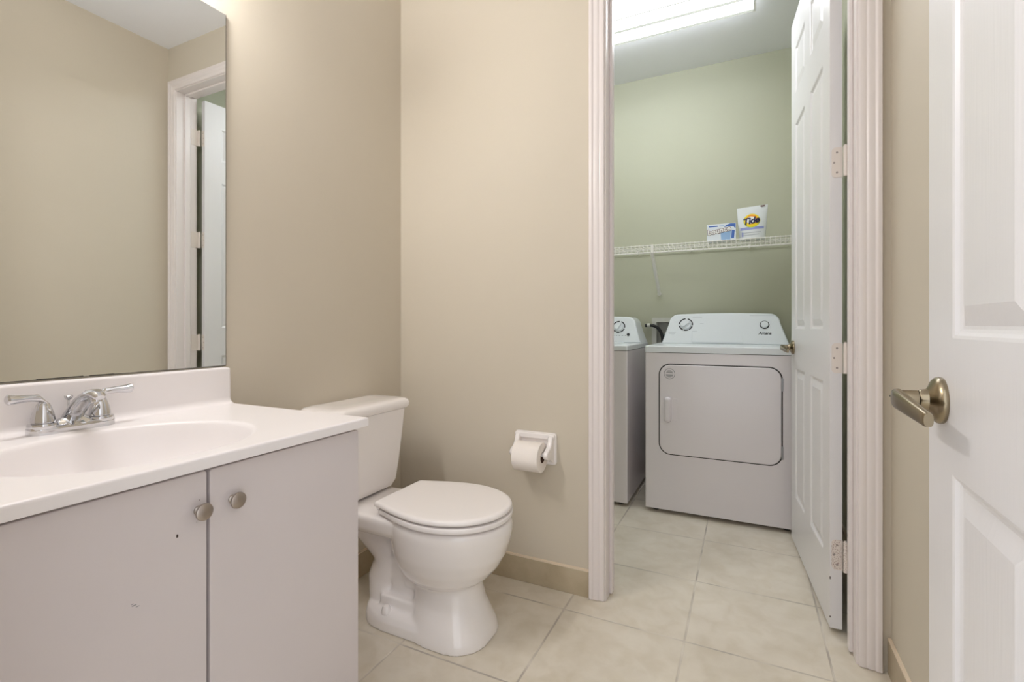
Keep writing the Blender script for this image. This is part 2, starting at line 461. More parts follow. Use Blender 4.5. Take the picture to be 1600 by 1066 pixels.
# ---------------------------------------------------------------- six-panel doors
def door_slab(W, Ht, T=0.035):
    """local: x along width from hinge edge, y 0 = face seen, z from 0"""
    bm = B()
    xs = [0, .103, .322, W - .322, W - .103, W]
    zs = [0, .220, .817, .995, 1.938, 2.079, 2.290, Ht]
    if W - .322 < .33: xs = [0, .103, .325, .43, W - .103, W]
    levels = [(0.0, 0.0), (0.004, 0.0015), (0.008, 0.0055), (0.012, 0.0075), (0.016, 0.0080), (0.036, 0.0022), (0.041, 0.0008)]
    for side in (0, 1):
        yb = 0.0 if side == 0 else -T
        sg = -1 if side == 0 else 1
        for i in range(5):
            for j in range(7):
                x0, x1, z0, z1 = xs[i], xs[i + 1], zs[j], zs[j + 1]
                if i in (1, 3) and j in (1, 3, 5):
                    prev = None
                    for off, dep in levels:
                        y = yb + sg * dep
                        r = [bm.verts.new(c) for c in ((x0 + off, y, z0 + off), (x1 - off, y, z0 + off), (x1 - off, y, z1 - off), (x0 + off, y, z1 - off))]
                        if prev:
                            for k in range(4):
                                bm.faces.new((prev[k], prev[(k + 1) % 4], r[(k + 1) % 4], r[k]))
                        prev = r
                    bm.faces.new(prev)
                else:
                    bm.faces.new([bm.verts.new(c) for c in ((x0, yb, z0), (x1, yb, z0), (x1, yb, z1), (x0, yb, z1))])
    for j in range(7):
        for x in (0, W):
            bm.faces.new([bm.verts.new(c) for c in ((x, 0, zs[j]), (x, -T, zs[j]), (x, -T, zs[j + 1]), (x, 0, zs[j + 1]))])
    for i in range(5):
        for z in (0, Ht):
            bm.faces.new([bm.verts.new(c) for c in ((xs[i], 0, z), (xs[i + 1], 0, z), (xs[i + 1], -T, z), (xs[i], -T, z))])
    return bm
def door_handle(door, W, z, label=None):
    x = W - 0.062
    bm = B()
    lathe(bm, [(0.0, .0315), (.003, .0325), (.007, .0315), (.011, .027), (.014, .020), (.017, .0152), (.024, .0138), (.026, .0125)], (x, 0.0, z), (0, 1, 0), 40)
    h = obj('door_handle', bm, 'nickel_warm', door, local=True)
    bm = B()
    lathe(bm, [(.0262, .0105), (.027, .0124), (.044, .0122), (.047, .0105)], (x, 0, z), (0, 1, 0), 28)
    # blade: starts at the neck end, sweeps towards the hinge and back to the door
    rings = []
    for k, (dx, y, dz, hh, th) in enumerate([(.0130, .0455, .0005, .0085, .004), (.0125, .0465, .0005, .0118, .0062), (.006, .0485, 0, .0128, .0080), (-.012, .0500, -.001, .0130, .0084), (-.035, .0485, -.003, .0124, .0078),
                                             (-.062, .0455, -.0065, .0112, .0070), (-.088, .0420, -.010, .0100, .0064), (-.104, .0400, -.012, .0094, .0060), (-.108, .0395, -.0125, .008, .0048)]):
        ring = []
        for q in range(20):
            a = 2 * PI * q / 20
            ca, sa = math.cos(a), math.sin(a)
            e = 0.7
            ring.append((x + dx, y + th * math.copysign(abs(ca) ** e, ca), z + dz + hh * math.copysign(abs(sa) ** e, sa)))
        rings.append(ring)
    loft(bm, rings)
    lv = obj('lever', bm, 'nickel_warm', h, local=True)
    bm = B(); lathe(bm, [(0, .0012), (.0006, .0012)], (x + 0.004, .0572, z + 0.002), (0, 1, 0), 12)
    obj('privacy_pin_hole', bm, 'dark', h, local=True)
    return h
# laundry door: swung into the laundry
A1 = math.radians(4.26)
W1, H1 = 0.756, 2.440
d1 = obj('door_1', door_slab(W1, H1), 'door', sm=0)
d1.location = (0.253, 1.925, 0.018); d1.rotation_euler = (0, 0, PI / 2 + A1)
d1['kind'] = 'structure'; tag(d1, 'white six-panel door standing open into the laundry beside the dryer', 'door')
bpy.context.view_layer.update()
door_handle(d1, W1, 0.909)
for hz, mm in ((0.265, 'hinge_worn'), (0.921, 'hinge'), (1.573, 'hinge'), (2.22, 'hinge')):
    bm = B(); z0, z1 = hz - .050, hz + .050
    # leaf let into the door edge (built in world space, door edge is square to the door)
    ex = Vector((-math.sin(A1), math.cos(A1), 0)); en = Vector((-math.cos(A1), -math.sin(A1), 0))
    c0 = Vector((0.253, 1.925, 0))
    def wp(s, n, z): return c0 + ex * s + en * n + Vector((0, 0, z))
    out = rrect(-.0345, -.004, z0, z1, (.001, .012, .012, .001), 5)
    rings = []
    for s in (0.0006, -0.0016):
        rings.append([wp(s, p[0] + 0.0 if True else 0, p[1]) for p in rrect(-.036, -.005, z0, z1, (.001, .012, .012, .001), 5)])
    loft(bm, rings)
    # knuckle barrel and the short leaf onto the jamb
    tube(bm, [(0.2955, 1.9165, z0), (0.2955, 1.9165, z1)], 0.0062, 14)
    lathe(bm, [(0, .0045), (.003, .0045), (.004, .003)], (0.2955, 1.9165, z1), (0, 0, 1), 12)
    box(bm, 0.3000, 0.3018, 1.868, 1.918, z0, z1, .0006, 1)
    hg = obj('hinge', bm, mm, d1)
    for zz, nn in ((hz + .033, -.020), (hz, -.012), (hz - .033, -.020)):
        b2 = B(); p = wp(-0.0016, nn, zz)
        lathe(b2, [(0, .0034), (.0007, .0030), (.0008, .001)], p, -ex, 14)
        obj('screw', b2, 'screw', hg)
# chips of bare wood on the bottom corner of the laundry door
for (s, n, z, sz) in ((-.0001, -.001, .185, .006), (-.0001, -.0012, .055, .004)):
    bm = B(); p = Vector((-0.0001, -.0008, z - .018))
    lathe(bm, [(0, .0016), (.0004, .001)], p, (-1, 0.3, 0), 7)
    for v in bm.verts: v.co.z = p.z + (v.co.z - p.z) * sz / .0016
    obj('paint_chip', bm, 'chip', d1, local=True)
# bathroom door in the foreground, open along the right wall
A2 = math.radians(-2.0); W2 = 0.757
d2 = obj('door_2', door_slab(W2, H1), 'door', sm=0)
d2.location = (0.247 - W2 * math.sin(-A2), 0.925 - W2 * math.cos(A2), 0.018); d2.rotation_euler = (0, 0, PI / 2 + A2)
d2['kind'] = 'structure'; tag(d2, 'white six-panel door in the foreground, open along the right wall', 'door')
bpy.context.view_layer.update()
door_handle(d2, W2, 0.908)

# ---------------------------------------------------------------- vanity cabinet
XF = -0.885
vc = thing('vanity_cabinet', (-1.15, 0.557, 0), 'white two-door vanity cabinet with flat fronts and round knobs under the sink top', 'cabinet')
bm = B()
box(bm, XL + .004, XF - .0195, .178, .196, 0.0, .774); box(bm, XL + .004, XF - .0195, .920, .9375, 0.0, .774)
box(bm, XL + .004, XF - .0195, .196, .920, .10, .118); box(bm, XL + .004, XL + .012, .196, .920, .118, .774)
box(bm, XF - .090, XF - .075, .196, .920, 0, .10); box(bm, XF - .038, XF - .0195, .196, .920, .74, .774)
obj('carcass', bm, 'cabinet', vc, sm=0)
for (y0, y1, ky, kz) in ((.178, .5545, .539, .698), (.5600, .938, .603, .698)):
    bm = B(); slab(bm, rrect(y0, y1, .104, .7655, .0045, 4), XF - .018, XF, .0022, axis='x')
    dr = obj('door', bm, 'cabinet', vc)
    bm = B()
    lathe(bm, [(0, .0085), (.002, .0085), (.004, .0062), (.010, .0058), (.0125, .009), (.0145, .0135), (.017, .0155), (.0195, .0150), (.0215, .012), (.0228, .006), (.023, .001)], (XF, ky, kz), (1, 0, 0), 32)
    obj('knob', bm, 'nickel', dr)
    if y0 < .3:
        for (cy, cz, ry, rz) in ((.503, .666, .0022, .0036), (.541, .716, .0012, .001), (.536, .678, .0008, .0008), (.438, .580, .0045, .0009), (.442, .576, .0035, .0007), (.435, .583, .002, .0007)):
            bm = B()
            ring = [(cy + ry * math.cos(a) * random.uniform(.7, 1.1), cz + rz * math.sin(a) * random.uniform(.7, 1.1)) for a in [2 * PI * k / 9 for k in range(9)]]
            slab(bm, ring, XF - .0005, XF + .0002, 0, axis='x'); obj('paint_chip', bm, 'chip' if ry < .003 and rz > .0009 else 'grey', dr)

# ---------------------------------------------------------------- countertop with moulded sink
CT = 0.797
ct = thing('countertop', (-1.15, .557, .775), 'white moulded sink top with oval basin and backsplash on the vanity', 'countertop')
cx, cy, ea, eb = -1.103, .545, .195, .222
x0, x1, y0, y1 = XL + .002, -.864, .160, .951
N = 112
ang = [2 * PI * k / N for k in range(N)]
def rect_pt(a, ins):
    X0, X1, Y0, Y1 = x0 + ins, x1 - ins, y0 + ins, y1 - ins
    dx, dy = math.cos(a) * ea, math.sin(a) * eb
    ts = []
    if dx > 1e-9: ts.append((X1 - cx) / dx)
    if dx < -1e-9: ts.append((X0 - cx) / dx)
    if dy > 1e-9: ts.append((Y1 - cy) / dy)
    if dy < -1e-9: ts.append((Y0 - cy) / dy)
    tt = min(ts); return (cx + dx * tt, cy + dy * tt)
# snap the closest rays to the corners
cors = [(x1, y1), (x0, y1), (x0, y0), (x1, y0)]
cid = {}
for ci, c in enumerate(cors):
    a = math.atan2((c[1] - cy) / eb, (c[0] - cx) / ea) % (2 * PI)
    cid[round(a / (2 * PI) * N) % N] = ci
def rr(k, ins):
    if k in cid:
        sx, sy = ((1, 1), (-1, 1), (-1, -1), (1, -1))[cid[k]]
        c = cors[cid[k]]; r = ins + .0
        return (c[0] - sx * r, c[1] - sy * r)
    return rect_pt(ang[k], ins)
bm = B()
rings = []
for ins, z in ((.03, CT - .0225), (0.0005, CT - .0225), (0, CT - .0215), (0, CT - .006), (.0007, CT - .003), (.0024, CT - .0009), (.006, CT)):
    rings.append([(*rr(k, ins), z) for k in range(N)])
for s, dz in ((1.10, 0), (1.04, -.0003), (1.015, -.0014), (.995, -.0042), (.978, -.010), (.958, -.021), (.930, -.037), (.885, -.058), (.82, -.080), (.72, -.100), (.58, -.116), (.42, -.126), (.24, -.131), (.095, -.133)):
    sh = (1 - s) * 0.02
    rings.append([(cx - sh + ea * s * math.cos(a), cy + eb * s * math.sin(a), CT + dz) for a in ang])
loft(bm, rings, cap0=False, cap1=True)
obj('basin_slab', bm, 'marble', ct, sm=40)
bm = B()
lathe(bm, [(0, .012), (.0008, .022), (.0022, .0235), (.003, .021), (.0022, .017), (.0015, .001)], (cx - .018, cy, CT - .1335), (0, 0, 1), 32)
obj('drain', bm, 'chrome', ct)
# backsplash with cove
bm = B()
pr = [(XL + .002, CT - .004), (-1.385, CT - .004), (-1.385, CT), (-1.3905, CT + .001), (-1.3965, CT + .0045), (-1.4005, CT + .0105), (-1.402, CT + .018), (-1.4035, .8965), (-1.4045, .9010), (-1.4075, .9035), (XL + .002, .904)]
loft(bm, [[(p[0], y, p[1]) for p in pr] for y in (.160, .945)] + [[(p[0] - (.003 if 0 < i < 10 else 0), .951, min(p[1], .901)) for i, p in enumerate(pr)]])
obj('backsplash', bm, 'marble', ct, sm=40)

# ---------------------------------------------------------------- faucet
FX, FY = -1.361, .5515
fa = thing('faucet', (FX, FY, CT), 'chrome two-handle faucet on the white sink top', 'faucet')
bm = B()
pts = []
for k in range(48):
    a = 2 * PI * k / 48
    pts.append((FX + .0265 * math.copysign(abs(math.cos(a)) ** .75, math.cos(a)), FY + .078 * math.copysign(abs(math.sin(a)) ** .55, math.sin(a))))
def sc(s, pts=pts): return [(FX + (p[0] - FX) * s, FY + (p[1] - FY) * (1 - (1 - s) * .34)) for p in pts]
loft(bm, [[(*p, z) for p in sc(s)] for s, z in ((1, CT - .0005), (1.0, CT + .010), (.97, CT + .0145), (.88, CT + .0175), (.6, CT + .019))])
obj('base_plate', bm, 'chrome', fa)
def fhandle(sgn):
    hy = FY + sgn * .0508
    bm = B()
    lathe(bm, [(0, .0255), (.004, .0262), (.0085, .0262), (.0110, .0250), (.0118, .0215), (.0125, .0195), (.0135, .0195), (.0142, .0205), (.022, .0198), (.034, .0172), (.045, .0135), (.052, .0108), (.0565, .0070), (.0585, .001)], (FX, hy, CT + .012), (0, 0, 1), 36)
    bt = obj('handle', bm, 'chrome', fa)
    # lever arm: rises from the bell and sweeps outward, flaring at the tip
    bm = B(); rings = []
    for d, z, w, t in ((-.010, .048, .0080, .006), (.0, .0585, .0110, .0090), (.008, .0655, .0112, .0085), (.020, .0665, .0105, .0075), (.038, .0675, .0105, .0078), (.055, .0675, .0118, .0086), (.070, .0678, .0135, .0100), (.079, .0685, .0138, .0110), (.083, .0688, .0105, .008)):
        ring = []
        for q in range(16):
            a = 2 * PI * q / 16
            yy = hy + sgn * (d if d < .008 else .008 + (d - .008) * .70)
            ring.append((FX + .10 * d + w * math.cos(a), yy, CT + .012 + z + t * math.sin(a) * (1 if d > .0 else .6)))
        rings.append(ring)
    loft(bm, rings)
    obj('lever', bm, 'chrome', bt)
fhandle(-1); fhandle(1)
bm = B()
sp = [(-.016, .006, .020, .014), (-.004, .018, .0195, .015), (.014, .034, .0185, .0145), (.036, .052, .0178, .0135), (.058, .066, .0170, .0122), (.080, .0755, .0162, .0112), (.100, .0775, .0150, .0105), (.111, .0740, .0130, .0095), (.116, .0700, .009, .0065)]
rings = []
for i, (dx, dz, w, h) in enumerate(sp):
    a, b = sp[max(i - 1, 0)], sp[min(i + 1, len(sp) - 1)]
    t = Vector((b[0] - a[0], 0, b[1] - a[1])).normalized(); up = Vector((-t.z, 0, t.x))
    c = Vector((FX + dx, FY, CT + .008 + dz))
    rings.append([c + Vector((0, 1, 0)) * w * math.cos(2 * PI * q / 20) + up * h * math.sin(2 * PI * q / 20) for q in range(20)])
loft(bm, rings)
# body skirt between base and spout
loft(bm, [[(FX + .004 + .021 * s * math.cos(2 * PI * q / 24), FY + .036 * s * math.sin(2 * PI * q / 24), CT + z) for q in range(24)] for s, z in ((1.12, .014), (1.0, .020), (.78, .027), (.4, .033))])
sp_o = obj('spout', bm, 'chrome', fa)
bm = B(); lathe(bm, [(0, .010), (.009, .0105), (.0125, .0098), (.013, .001)], (FX + .100, FY, CT + .080), (0.15, 0, -1), 24)
obj('aerator', bm, 'chrome', sp_o)
bm = B(); lathe(bm, [(0, .0022), (.048, .0022), (.050, .0050), (.054, .0075), (.058, .0080), (.060, .0060), (.061, .001)], (FX - .018, FY, CT + .016), (0, 0, 1), 20)
obj('lift_rod', bm, 'chrome', fa)

# ---------------------------------------------------------------- mirror
bm = B()
slab(bm, [(.166, .9075), (.948, .9075), (.948, 1.973), (.166, 1.973)], XL + .0005, XL + .0055, 0.0018, axis='x', seg=1)
mm, t, b = nt('mirror_silver'); b.inputs['Base Color'].default_value = (0.90, 0.915, 0.90, 1); b.inputs['Metallic'].default_value = 1; b.inputs['Roughness'].default_value = 0.012
M['mirror'] = mm
mi = obj('wall_mirror', bm, 'mirror', sm=0); base(mi)
tag(mi, 'large frameless wall mirror above the sink reflecting the opposite wall and doorway', 'mirror')
# dark de-silvered rim along the bottom and side edge
bm = B()
yy = .166
while yy < .94:
    L = random.uniform(.01, .05); h = random.choice((.0010, .0012, .0016, .0026)) if .48 < yy < .70 else .0012
    box(bm, XL + .0052, XL + .0058, yy, min(yy + L, .9475), .9076, .9076 + h); yy += L
box(bm, XL + .0052, XL + .0058, .9468, .9479, .9076, 1.9725)
obj('mirror_edge', bm, 'dark', mi, sm=0)['label'] = 'dark worn edge of the mirror'

# ---------------------------------------------------------------- vanity light above the mirror (out of frame, the room's lamp)
vl = thing('vanity_light', (XL, .52, 2.12), 'chrome three-globe vanity light bar on the wall above the mirror', 'light')
bm = B(); slab(bm, rrect(.24, .80, 2.10, 2.20, .01, 4), XL, XL + .028, .006, axis='x'); obj('back_plate', bm, 'chrome', vl)
for gy in (.33, .52, .71):
    bm = B(); lathe(bm, [(0, .022), (.018, .022), (.02, .018)], (XL + .028, gy, 2.15), (1, 0, 0), 20); so = obj('socket', bm, 'chrome', vl)
    bm = B(); bmesh.ops.create_uvsphere(bm, u_segments=24, v_segments=16, radius=.047, matrix=Matrix.Translation((XL + .09, gy, 2.15))); obj('globe_bulb', bm, 'bulb', so)

# ---------------------------------------------------------------- toilet
TY = 1.400
to = thing('toilet', (-1.08, TY, 0), 'white two-piece toilet with closed lid between the vanity and back wall', 'toilet')
def egg(xc, af, ab, w, z, n=56, e=1.0, eb=None, y=TY):
    """egg outline: front half-length af (+x), back half-length ab, half-width w"""
    out = []
    for k in range(n):
        a = 2 * PI * k / n
        c, s = math.cos(a), math.sin(a)
        ee = e if c > 0 else (eb or e)
        out.append((xc + (af if c > 0 else ab) * math.copysign(abs(c) ** ee, c), y + w * math.copysign(abs(s) ** ee, s), z))
    return out
bm = B()
# bowl
loft(bm, [egg(-.93, .095, .12, .082, .160, n=80), egg(-.93, .130, .15, .106, .176, n=80), egg(-.922, .158, .175, .131, .202, n=80), egg(-.915, .182, .20, .152, .238, n=80), egg(-.908, .199, .215, .166, .280, n=80), egg(-.905, .210, .225, .174, .325, n=80), egg(-.903, .214, .235, .178, .360, n=80), egg(-.903, .213, .235, .178, .378, n=80), egg(-.903, .207, .23, .173, .3885, n=80), egg(-.903, .188, .215, .155, .391, n=80)])
# rear deck carrying the tank, running out of the rim
loft(bm, [egg(-1.06, .16, .33, w, z, e=.95, eb=.62) for w, z in ((.105, .312), (.128, .322), (.142, .342), (.147, .375), (.143, .387), (.130, .3895))])
# pedestal front
loft(bm, [egg(-.885, .137, .18, .134, .0, e=.80, n=96), egg(-.886, .132, .18, .131, .025, e=.82, n=96), egg(-.892, .122, .14, .118, .065, e=.85, n=96), egg(-.905, .118, .13, .102, .11, e=.88, n=96), egg(-.915, .118, .12, .094, .16, e=.9, n=96), egg(-.92, .124, .12, .094, .20, e=.9, n=96), egg(-.92, .13, .12, .10, .24, e=.9, n=96)])
# foot plinth
loft(bm, [egg(-1.03, .22, .19, w_, z_, n=96, e=.55, eb=.55) for w_, z_ in ((.125, 0), (.124, .033), (.113, .050), (.090, .058))])
# trap way, seen on the side as an S bend
tube(bm, [(-.96, TY, .15), (-1.05, TY, .15), (-1.11, TY, .205), (-1.17, TY, .265), (-1.23, TY, .295), (-1.30, TY, .29)], [.062, .058, .042, .040, .040, .040], 18)
tube(bm, [(-1.30, TY, .290), (-1.265, TY, .272), (-1.225, TY, .250), (-1.180, TY, .226), (-1.158, TY, .195), (-1.165, TY, .160), (-1.180, TY, .125), (-1.175, TY, .080), (-1.165, TY, .02)], [.046, .050, .054, .060, .064, .066, .068, .070, .074], 22)
box(bm, -1.12, -.95, TY - .050, TY + .050, .03, .25)
box(bm, -1.15, -1.00, TY - .080, TY + .080, .05, .095)
bm2 = bm
bw = obj('bowl', bm2, 'china', to)
rm = bw.modifiers.new('cast', 'REMESH'); rm.mode = 'VOXEL'; rm.voxel_size = 0.0042; rm.use_smooth_shade = True
smo = bw.modifiers.new('soften', 'SMOOTH'); smo.factor = 0.5; smo.iterations = 14
# bolt caps
for s in (-1, 1):
    bm = B(); lathe(bm, [(0, .0175), (.006, .0165), (.016, .0135), (.022, .0105), (.0235, .007), (.024, .001)], (-1.105, TY + s * .097, .052), (0, 0, 1), 24)
    obj('bolt_cap', bm, 'china', to)
# caulk bead round the foot
# tank
bm = B()
def tank_ring(x0, x1, w, z, bow, r=.035):
    pts = []
    base_ = rrect(x0, x1, TY - w, TY + w, r, 6)
    for (x, y) in base_:
        if x > (x0 + x1) / 2: x = x + bow * (1 - ((y - TY) / w) ** 2)
        pts.append((x, y, z))
    return pts
XT = XL + .012
loft(bm, [tank_ring(XT + .02, -1.272, .120, .396, .016, .03), tank_ring(XT + .008, -1.262, .142, .402, .018), tank_ring(XT + .004, -1.256, .158, .425, .02), tank_ring(XT, -1.250, .170, .50, .022), tank_ring(XT, -1.244, .181, .60, .024), tank_ring(XT, -1.238, .190, .700, .026)])
obj('tank', bm, 'china', to, sm=50)
bm = B()
loft(bm, [tank_ring(XT - .004, -1.238, .190, .699, .026), tank_ring(XT - .006, -1.230, .199, .704, .027), tank_ring(XT - .007, -1.226, .204, .712, .028), tank_ring(XT - .007, -1.226, .204, .724, .028), tank_ring(XT - .004, -1.230, .200, .733, .027), tank_ring(XT, -1.238, .191, .739, .026), tank_ring(XT + .01, -1.26, .165, .742, .022), tank_ring(XT + .03, -1.30, .11, .743, .015)])
obj('tank_lid', bm, 'china', to, sm=60)
# seat and lid
def seat_outline(w, back, front, hw=.131, xc=-.900):
    """round front, sides easing back to a straight hinge edge of half-width hw"""
    side = []
    for k in range(25):
        a = 0.5 * PI * k / 24
        side.append((xc + (front - xc) * math.cos(a), w * math.sin(a) ** .96))
    for k in range(1, 15):
        q = k / 14
        side.append((xc + (back + .010 - xc) * q, hw + (w - hw) * math.cos(.5 * PI * q) ** 1.1))
    for k in range(1, 7):
        a = .5 * PI * k / 6
        side.append((back + .010 - .010 * math.sin(a), hw - .010 + .010 * math.cos(a)))
    out = [(p[0], TY + p[1]) for p in side]
    out += [(back, TY + (hw - .010) * (1 - 2 * k / 8)) for k in range(1, 8)]
    out += [(p[0], TY - p[1]) for p in reversed(side[1:])]
    return out
so_ = seat_outline(.186, -1.116, -.692)
def sring(pts, ins, z):
    xm = sum(p[0] for p in pts) / len(pts)
    k = 1 - ins / .18
    return [(-.92 + (p[0] + .92) * k, TY + (p[1] - TY) * k, z) for p in pts]
bm = B()
loft(bm, [sring(so_, .006, .3955), sring(so_, .001, .398), sring(so_, 0, .402), sring(so_, 0, .410), sring(so_, .002, .413), sring(so_, .012, .4145)])
st = obj('seat', bm, 'seat', to, sm=40)
for (bx_, y) in ((-.745, TY - .055), (-.745, TY + .055), (-1.03, TY - .145), (-1.03, TY + .145)):
    bm = B(); lathe(bm, [(0, .006), (.006, .006)], (bx_, y, .3895), (0, 0, 1), 10); obj('bumper', bm, 'seat', st)
so2 = seat_outline(.1845, -1.134, -.695)
bm = B()
loft(bm, [sring(so2, .006, .4185), sring(so2, .001, .4205), sring(so2, 0, .4235), sring(so2, 0, .428), sring(so2, .002, .4325), sring(so2, .006, .4355), sring(so2, .014, .437), sring(so2, .045, .4376)])
ld = obj('seat_lid', bm, 'seat', to, sm=50)
for s in (-1, 1):
    bm = B(); box(bm, -.724, -.709, TY + s * .03 - .008, TY + s * .03 + .008, .4140, .4190, .001, 1); obj('bumper', bm, 'seat', ld)
for s in (-1, 1):
    bm = B(); box(bm, -1.158, -1.118, TY + s * .075 - .014, TY + s * .075 + .014, .389, .420, .006, 3); obj('seat_hinge', bm, 'seat', to)

# ---------------------------------------------------------------- paper holder and roll
ph = thing('toilet_paper_holder', (-.755, YB, .482), 'white ceramic toilet paper holder on the back wall', 'paper holder')
bm = B(); slab(bm, rrect(-.842, -.664, .484, .608, .012, 5), YB, YB - .012, .005, axis='y')
# rounded top ledge
slab(bm, rrect(-.838, -.668, .582, .606, .009, 5), YB - .008, YB - .022, .006, axis='y')
obj('wall_plate', bm, 'china', ph, sm=45)
for (xa, xb) in ((-.694, -.672), (-.834, -.812)):
    bm = B()
    prof = [(YB - .008, .600), (YB - .022, .600), (YB - .029, .592), (YB - .033, .580), (YB - .040, .567), (YB - .052, .557), (YB - .068, .551), (YB - .078, .545), (YB - .082, .535), (YB - .078, .524), (YB - .067, .517), (YB - .045, .512), (YB - .022, .503), (YB - .008, .492)]
    rings = []
    for x, ins in ((xa, .004), (xa + .003, .001), (xa + .006, 0), (xb - .006, 0), (xb - .003, .001), (xb, .004)):
        q = inset_poly([(p[0], p[1]) for p in prof], ins)
        rings.append([(x, min(p[0], YB - .006), p[1]) for p in q])
    loft(bm, rings); obj('bracket_arm', bm, 'china', ph, sm=50)
bm = B(); tube(bm, [(-.814, YB - .066, .535), (-.692, YB - .066, .535)], .0085, 18); obj('roller', bm, 'seat', ph)
bm = B()
cyr, czr, Rr_, rc = YB - .066, .5245, .0565, .0200
xa, xb = -.806, -.699
rings = []
nn = 56
for x, r in ((xa, rc), (xa, Rr_ - .002), (xa + .002, Rr_), (xb - .002, Rr_), (xb, Rr_ - .002), (xb, rc)):
    rings.append([(x, cyr + r * math.cos(2 * PI * k / nn), czr + r * math.sin(2 * PI * k / nn)) for k in range(nn)])
loft(bm, rings, False, False)
# hanging first sheet, folded under
tp = obj('toilet_paper_roll', bm, 'paper', sm=50); base(tp)
tag(tp, 'white toilet paper roll on the ceramic wall holder', 'toilet paper')
bm = B()
for r0 in (rc,):
    loft(bm, [[(x, cyr + r * math.cos(2 * PI * k / 32), czr + r * math.sin(2 * PI * k / 32)) for k in range(32)] for x, r in ((xa - .0005, rc - .001), (xa - .0005, rc), (xb + .0005, rc), (xb + .0005, rc - .0012), (xa, rc - .0012))], False, False)
obj('cardboard_core', bm, 'cardboard', tp)['label'] = 'brown cardboard core'

# ---------------------------------------------------------------- dryer
DX0, DX1, DY0, DY1 = -.505, .2345, 2.752, 3.395
dy = thing('dryer', ((DX0 + DX1) / 2, (DY0 + DY1) / 2, 0), 'white front-loading dryer with big rectangular door, right of the washer', 'clothes dryer')
def appliance(x0, x1, root, split=.879, top=.918):
    bm = B(); slab(bm, rrect(x0, x1, DY0, DY1, .008, 4), .022, split, 0, axis='z'); obj('cabinet', bm, 'appliance', root, sm=40)
    bm = B(); box(bm, x0 + .003, x1 - .003, DY0 + .003, DY1 - .003, split, split + .003); obj('seam', bm, 'dark', root, sm=0)
    bm = B(); slab(bm, rrect(x0 - .001, x1 + .001, DY0 - .004, DY1, .010, 4), split + .003, top, .006, axis='z'); obj('top_panel', bm, 'console', root, sm=40)
    for px in (x0 + .05, x1 - .05):
        for py in (DY0 + .06, DY1 - .06):
            bm = B(); lathe(bm, [(0, .018), (.010, .018), (.012, .008), (.022, .008)], (px, py, 0), (0, 0, 1), 16); obj('foot', bm, 'rubber', root)
appliance(DX0, DX1, dy)
def console(x0, x1, t0, t1, zt, root, rl=.055):
    """control console: leaning front, rounded upper corners"""
    zb = .917
    pts = []
    # outline in x-z, CCW
    pts += [(x0, zb), (x1, zb)]
    def corner(cx_, ax, side):
        out = []
        for k in range(9):
            a = (0 if side > 0 else .5 * PI) + .5 * PI * k / 8
            out.append((cx_ + ax * math.cos(a), zt - .062 + .056 * math.sin(a)))
        return out
    pts += corner(t1 - .055, .055, 1)
    m = 10
    for k in range(1, m):
        s = k / m; x = (t1 - .055) + ((t0 + .055) - (t1 - .055)) * s
        pts.append((x, zt - .006 + .006 * math.sin(PI * s)))
    pts += corner(t0 + .055, .055, -1)
    yf = lambda z: 3.150 + (z - zb) * .42
    bm = B()
    rings = []
    rings.append([(x, 3.385, z) for x, z in pts])
    for ins, dyy in ((0, .012), (.001, .006), (.004, .002), (.009, 0)):
        q = inset_poly(pts, ins)
        rings.append([(x, yf(z) + dyy, max(z, zb)) for x, z in q])
    loft(bm, rings)
    o = obj('console', bm, 'console', root, sm=40)
    return o, yf
con, yfc = console(-.478, .224, -.440, .180, 1.106, dy)
NRM = Vector((0, -1, .42)).normalized()
UP = Vector((0, .42, 1)).normalized()
def on_console(x, z, off=0.0): return Vector((x, yfc(z), z)) + NRM * off
def ring_seg(root, name, c, r0, r1, segs, m, off=.0006):
    for (a0, a1) in segs:
        bm = B(); q = []
        n = max(3, int((a1 - a0) / 8))
        for k in range(n + 1):
            a = math.radians(a0 + (a1 - a0) * k / n); d = Vector((1, 0, 0)) * math.cos(a) + UP * math.sin(a)
            q.append((c + d * r0, c + d * r1))
        for h in (0,):
            top0 = [bm.verts.new(p[0] + NRM * off) for p in q]; top1 = [bm.verts.new(p[1] + NRM * off) for p in q]
            b0 = [bm.verts.new(p[0] - NRM * .001) for p in q]; b1 = [bm.verts.new(p[1] - NRM * .001) for p in q]
            for k in range(n):
                bm.faces.new((top0[k], top1[k], top1[k + 1], top0[k + 1]))
                bm.faces.new((b1[k], top1[k], top1[k + 1], b1[k + 1])); bm.faces.new((b0[k], top0[k], top0[k + 1], b0[k + 1]))
        obj(name, bm, m, root, sm=0)
def dial(root, x, z, r, segs, ang, knob_r):
    c = on_console(x, z)
    bm = B(); lathe(bm, [(-.002, knob_r * 1.05), (.006, knob_r), (.009, knob_r * .93), (.010, knob_r * .8)], c, NRM, 40)
    k = obj('dial', bm, 'console', root)
    # grip bar across the knob
    bm = B(); a = math.radians(ang); d = Vector((1, 0, 0)) * math.cos(a) + UP * math.sin(a); w = Vector((1, 0, 0)) * -math.sin(a) + UP * math.cos(a)
    rings = []
    for h, s in ((.008, 1), (.018, .96), (.021, .88)):
        p = c + NRM * h
        rings.append([p + d * (knob_r * .92 * s * sx) + w * (knob_r * .27 * s * sy) for sx, sy in ((1, -.6), (1, .6), (.8, 1), (-.8, 1), (-1, .6), (-1, -.6), (-.8, -1), (.8, -1))])
    loft(bm, rings); obj('grip', bm, 'console', k, sm=30)
    ring_seg(k, 'dial_marking', c, r * .88, r * 1.06, segs, 'black')
    return k
dial(con, -.338, 1.035, .040, [(-60, -18), (-8, 75), (95, 178), (192, 245), (256, 292)], 40, .031)
c2 = on_console(.098, 1.033)
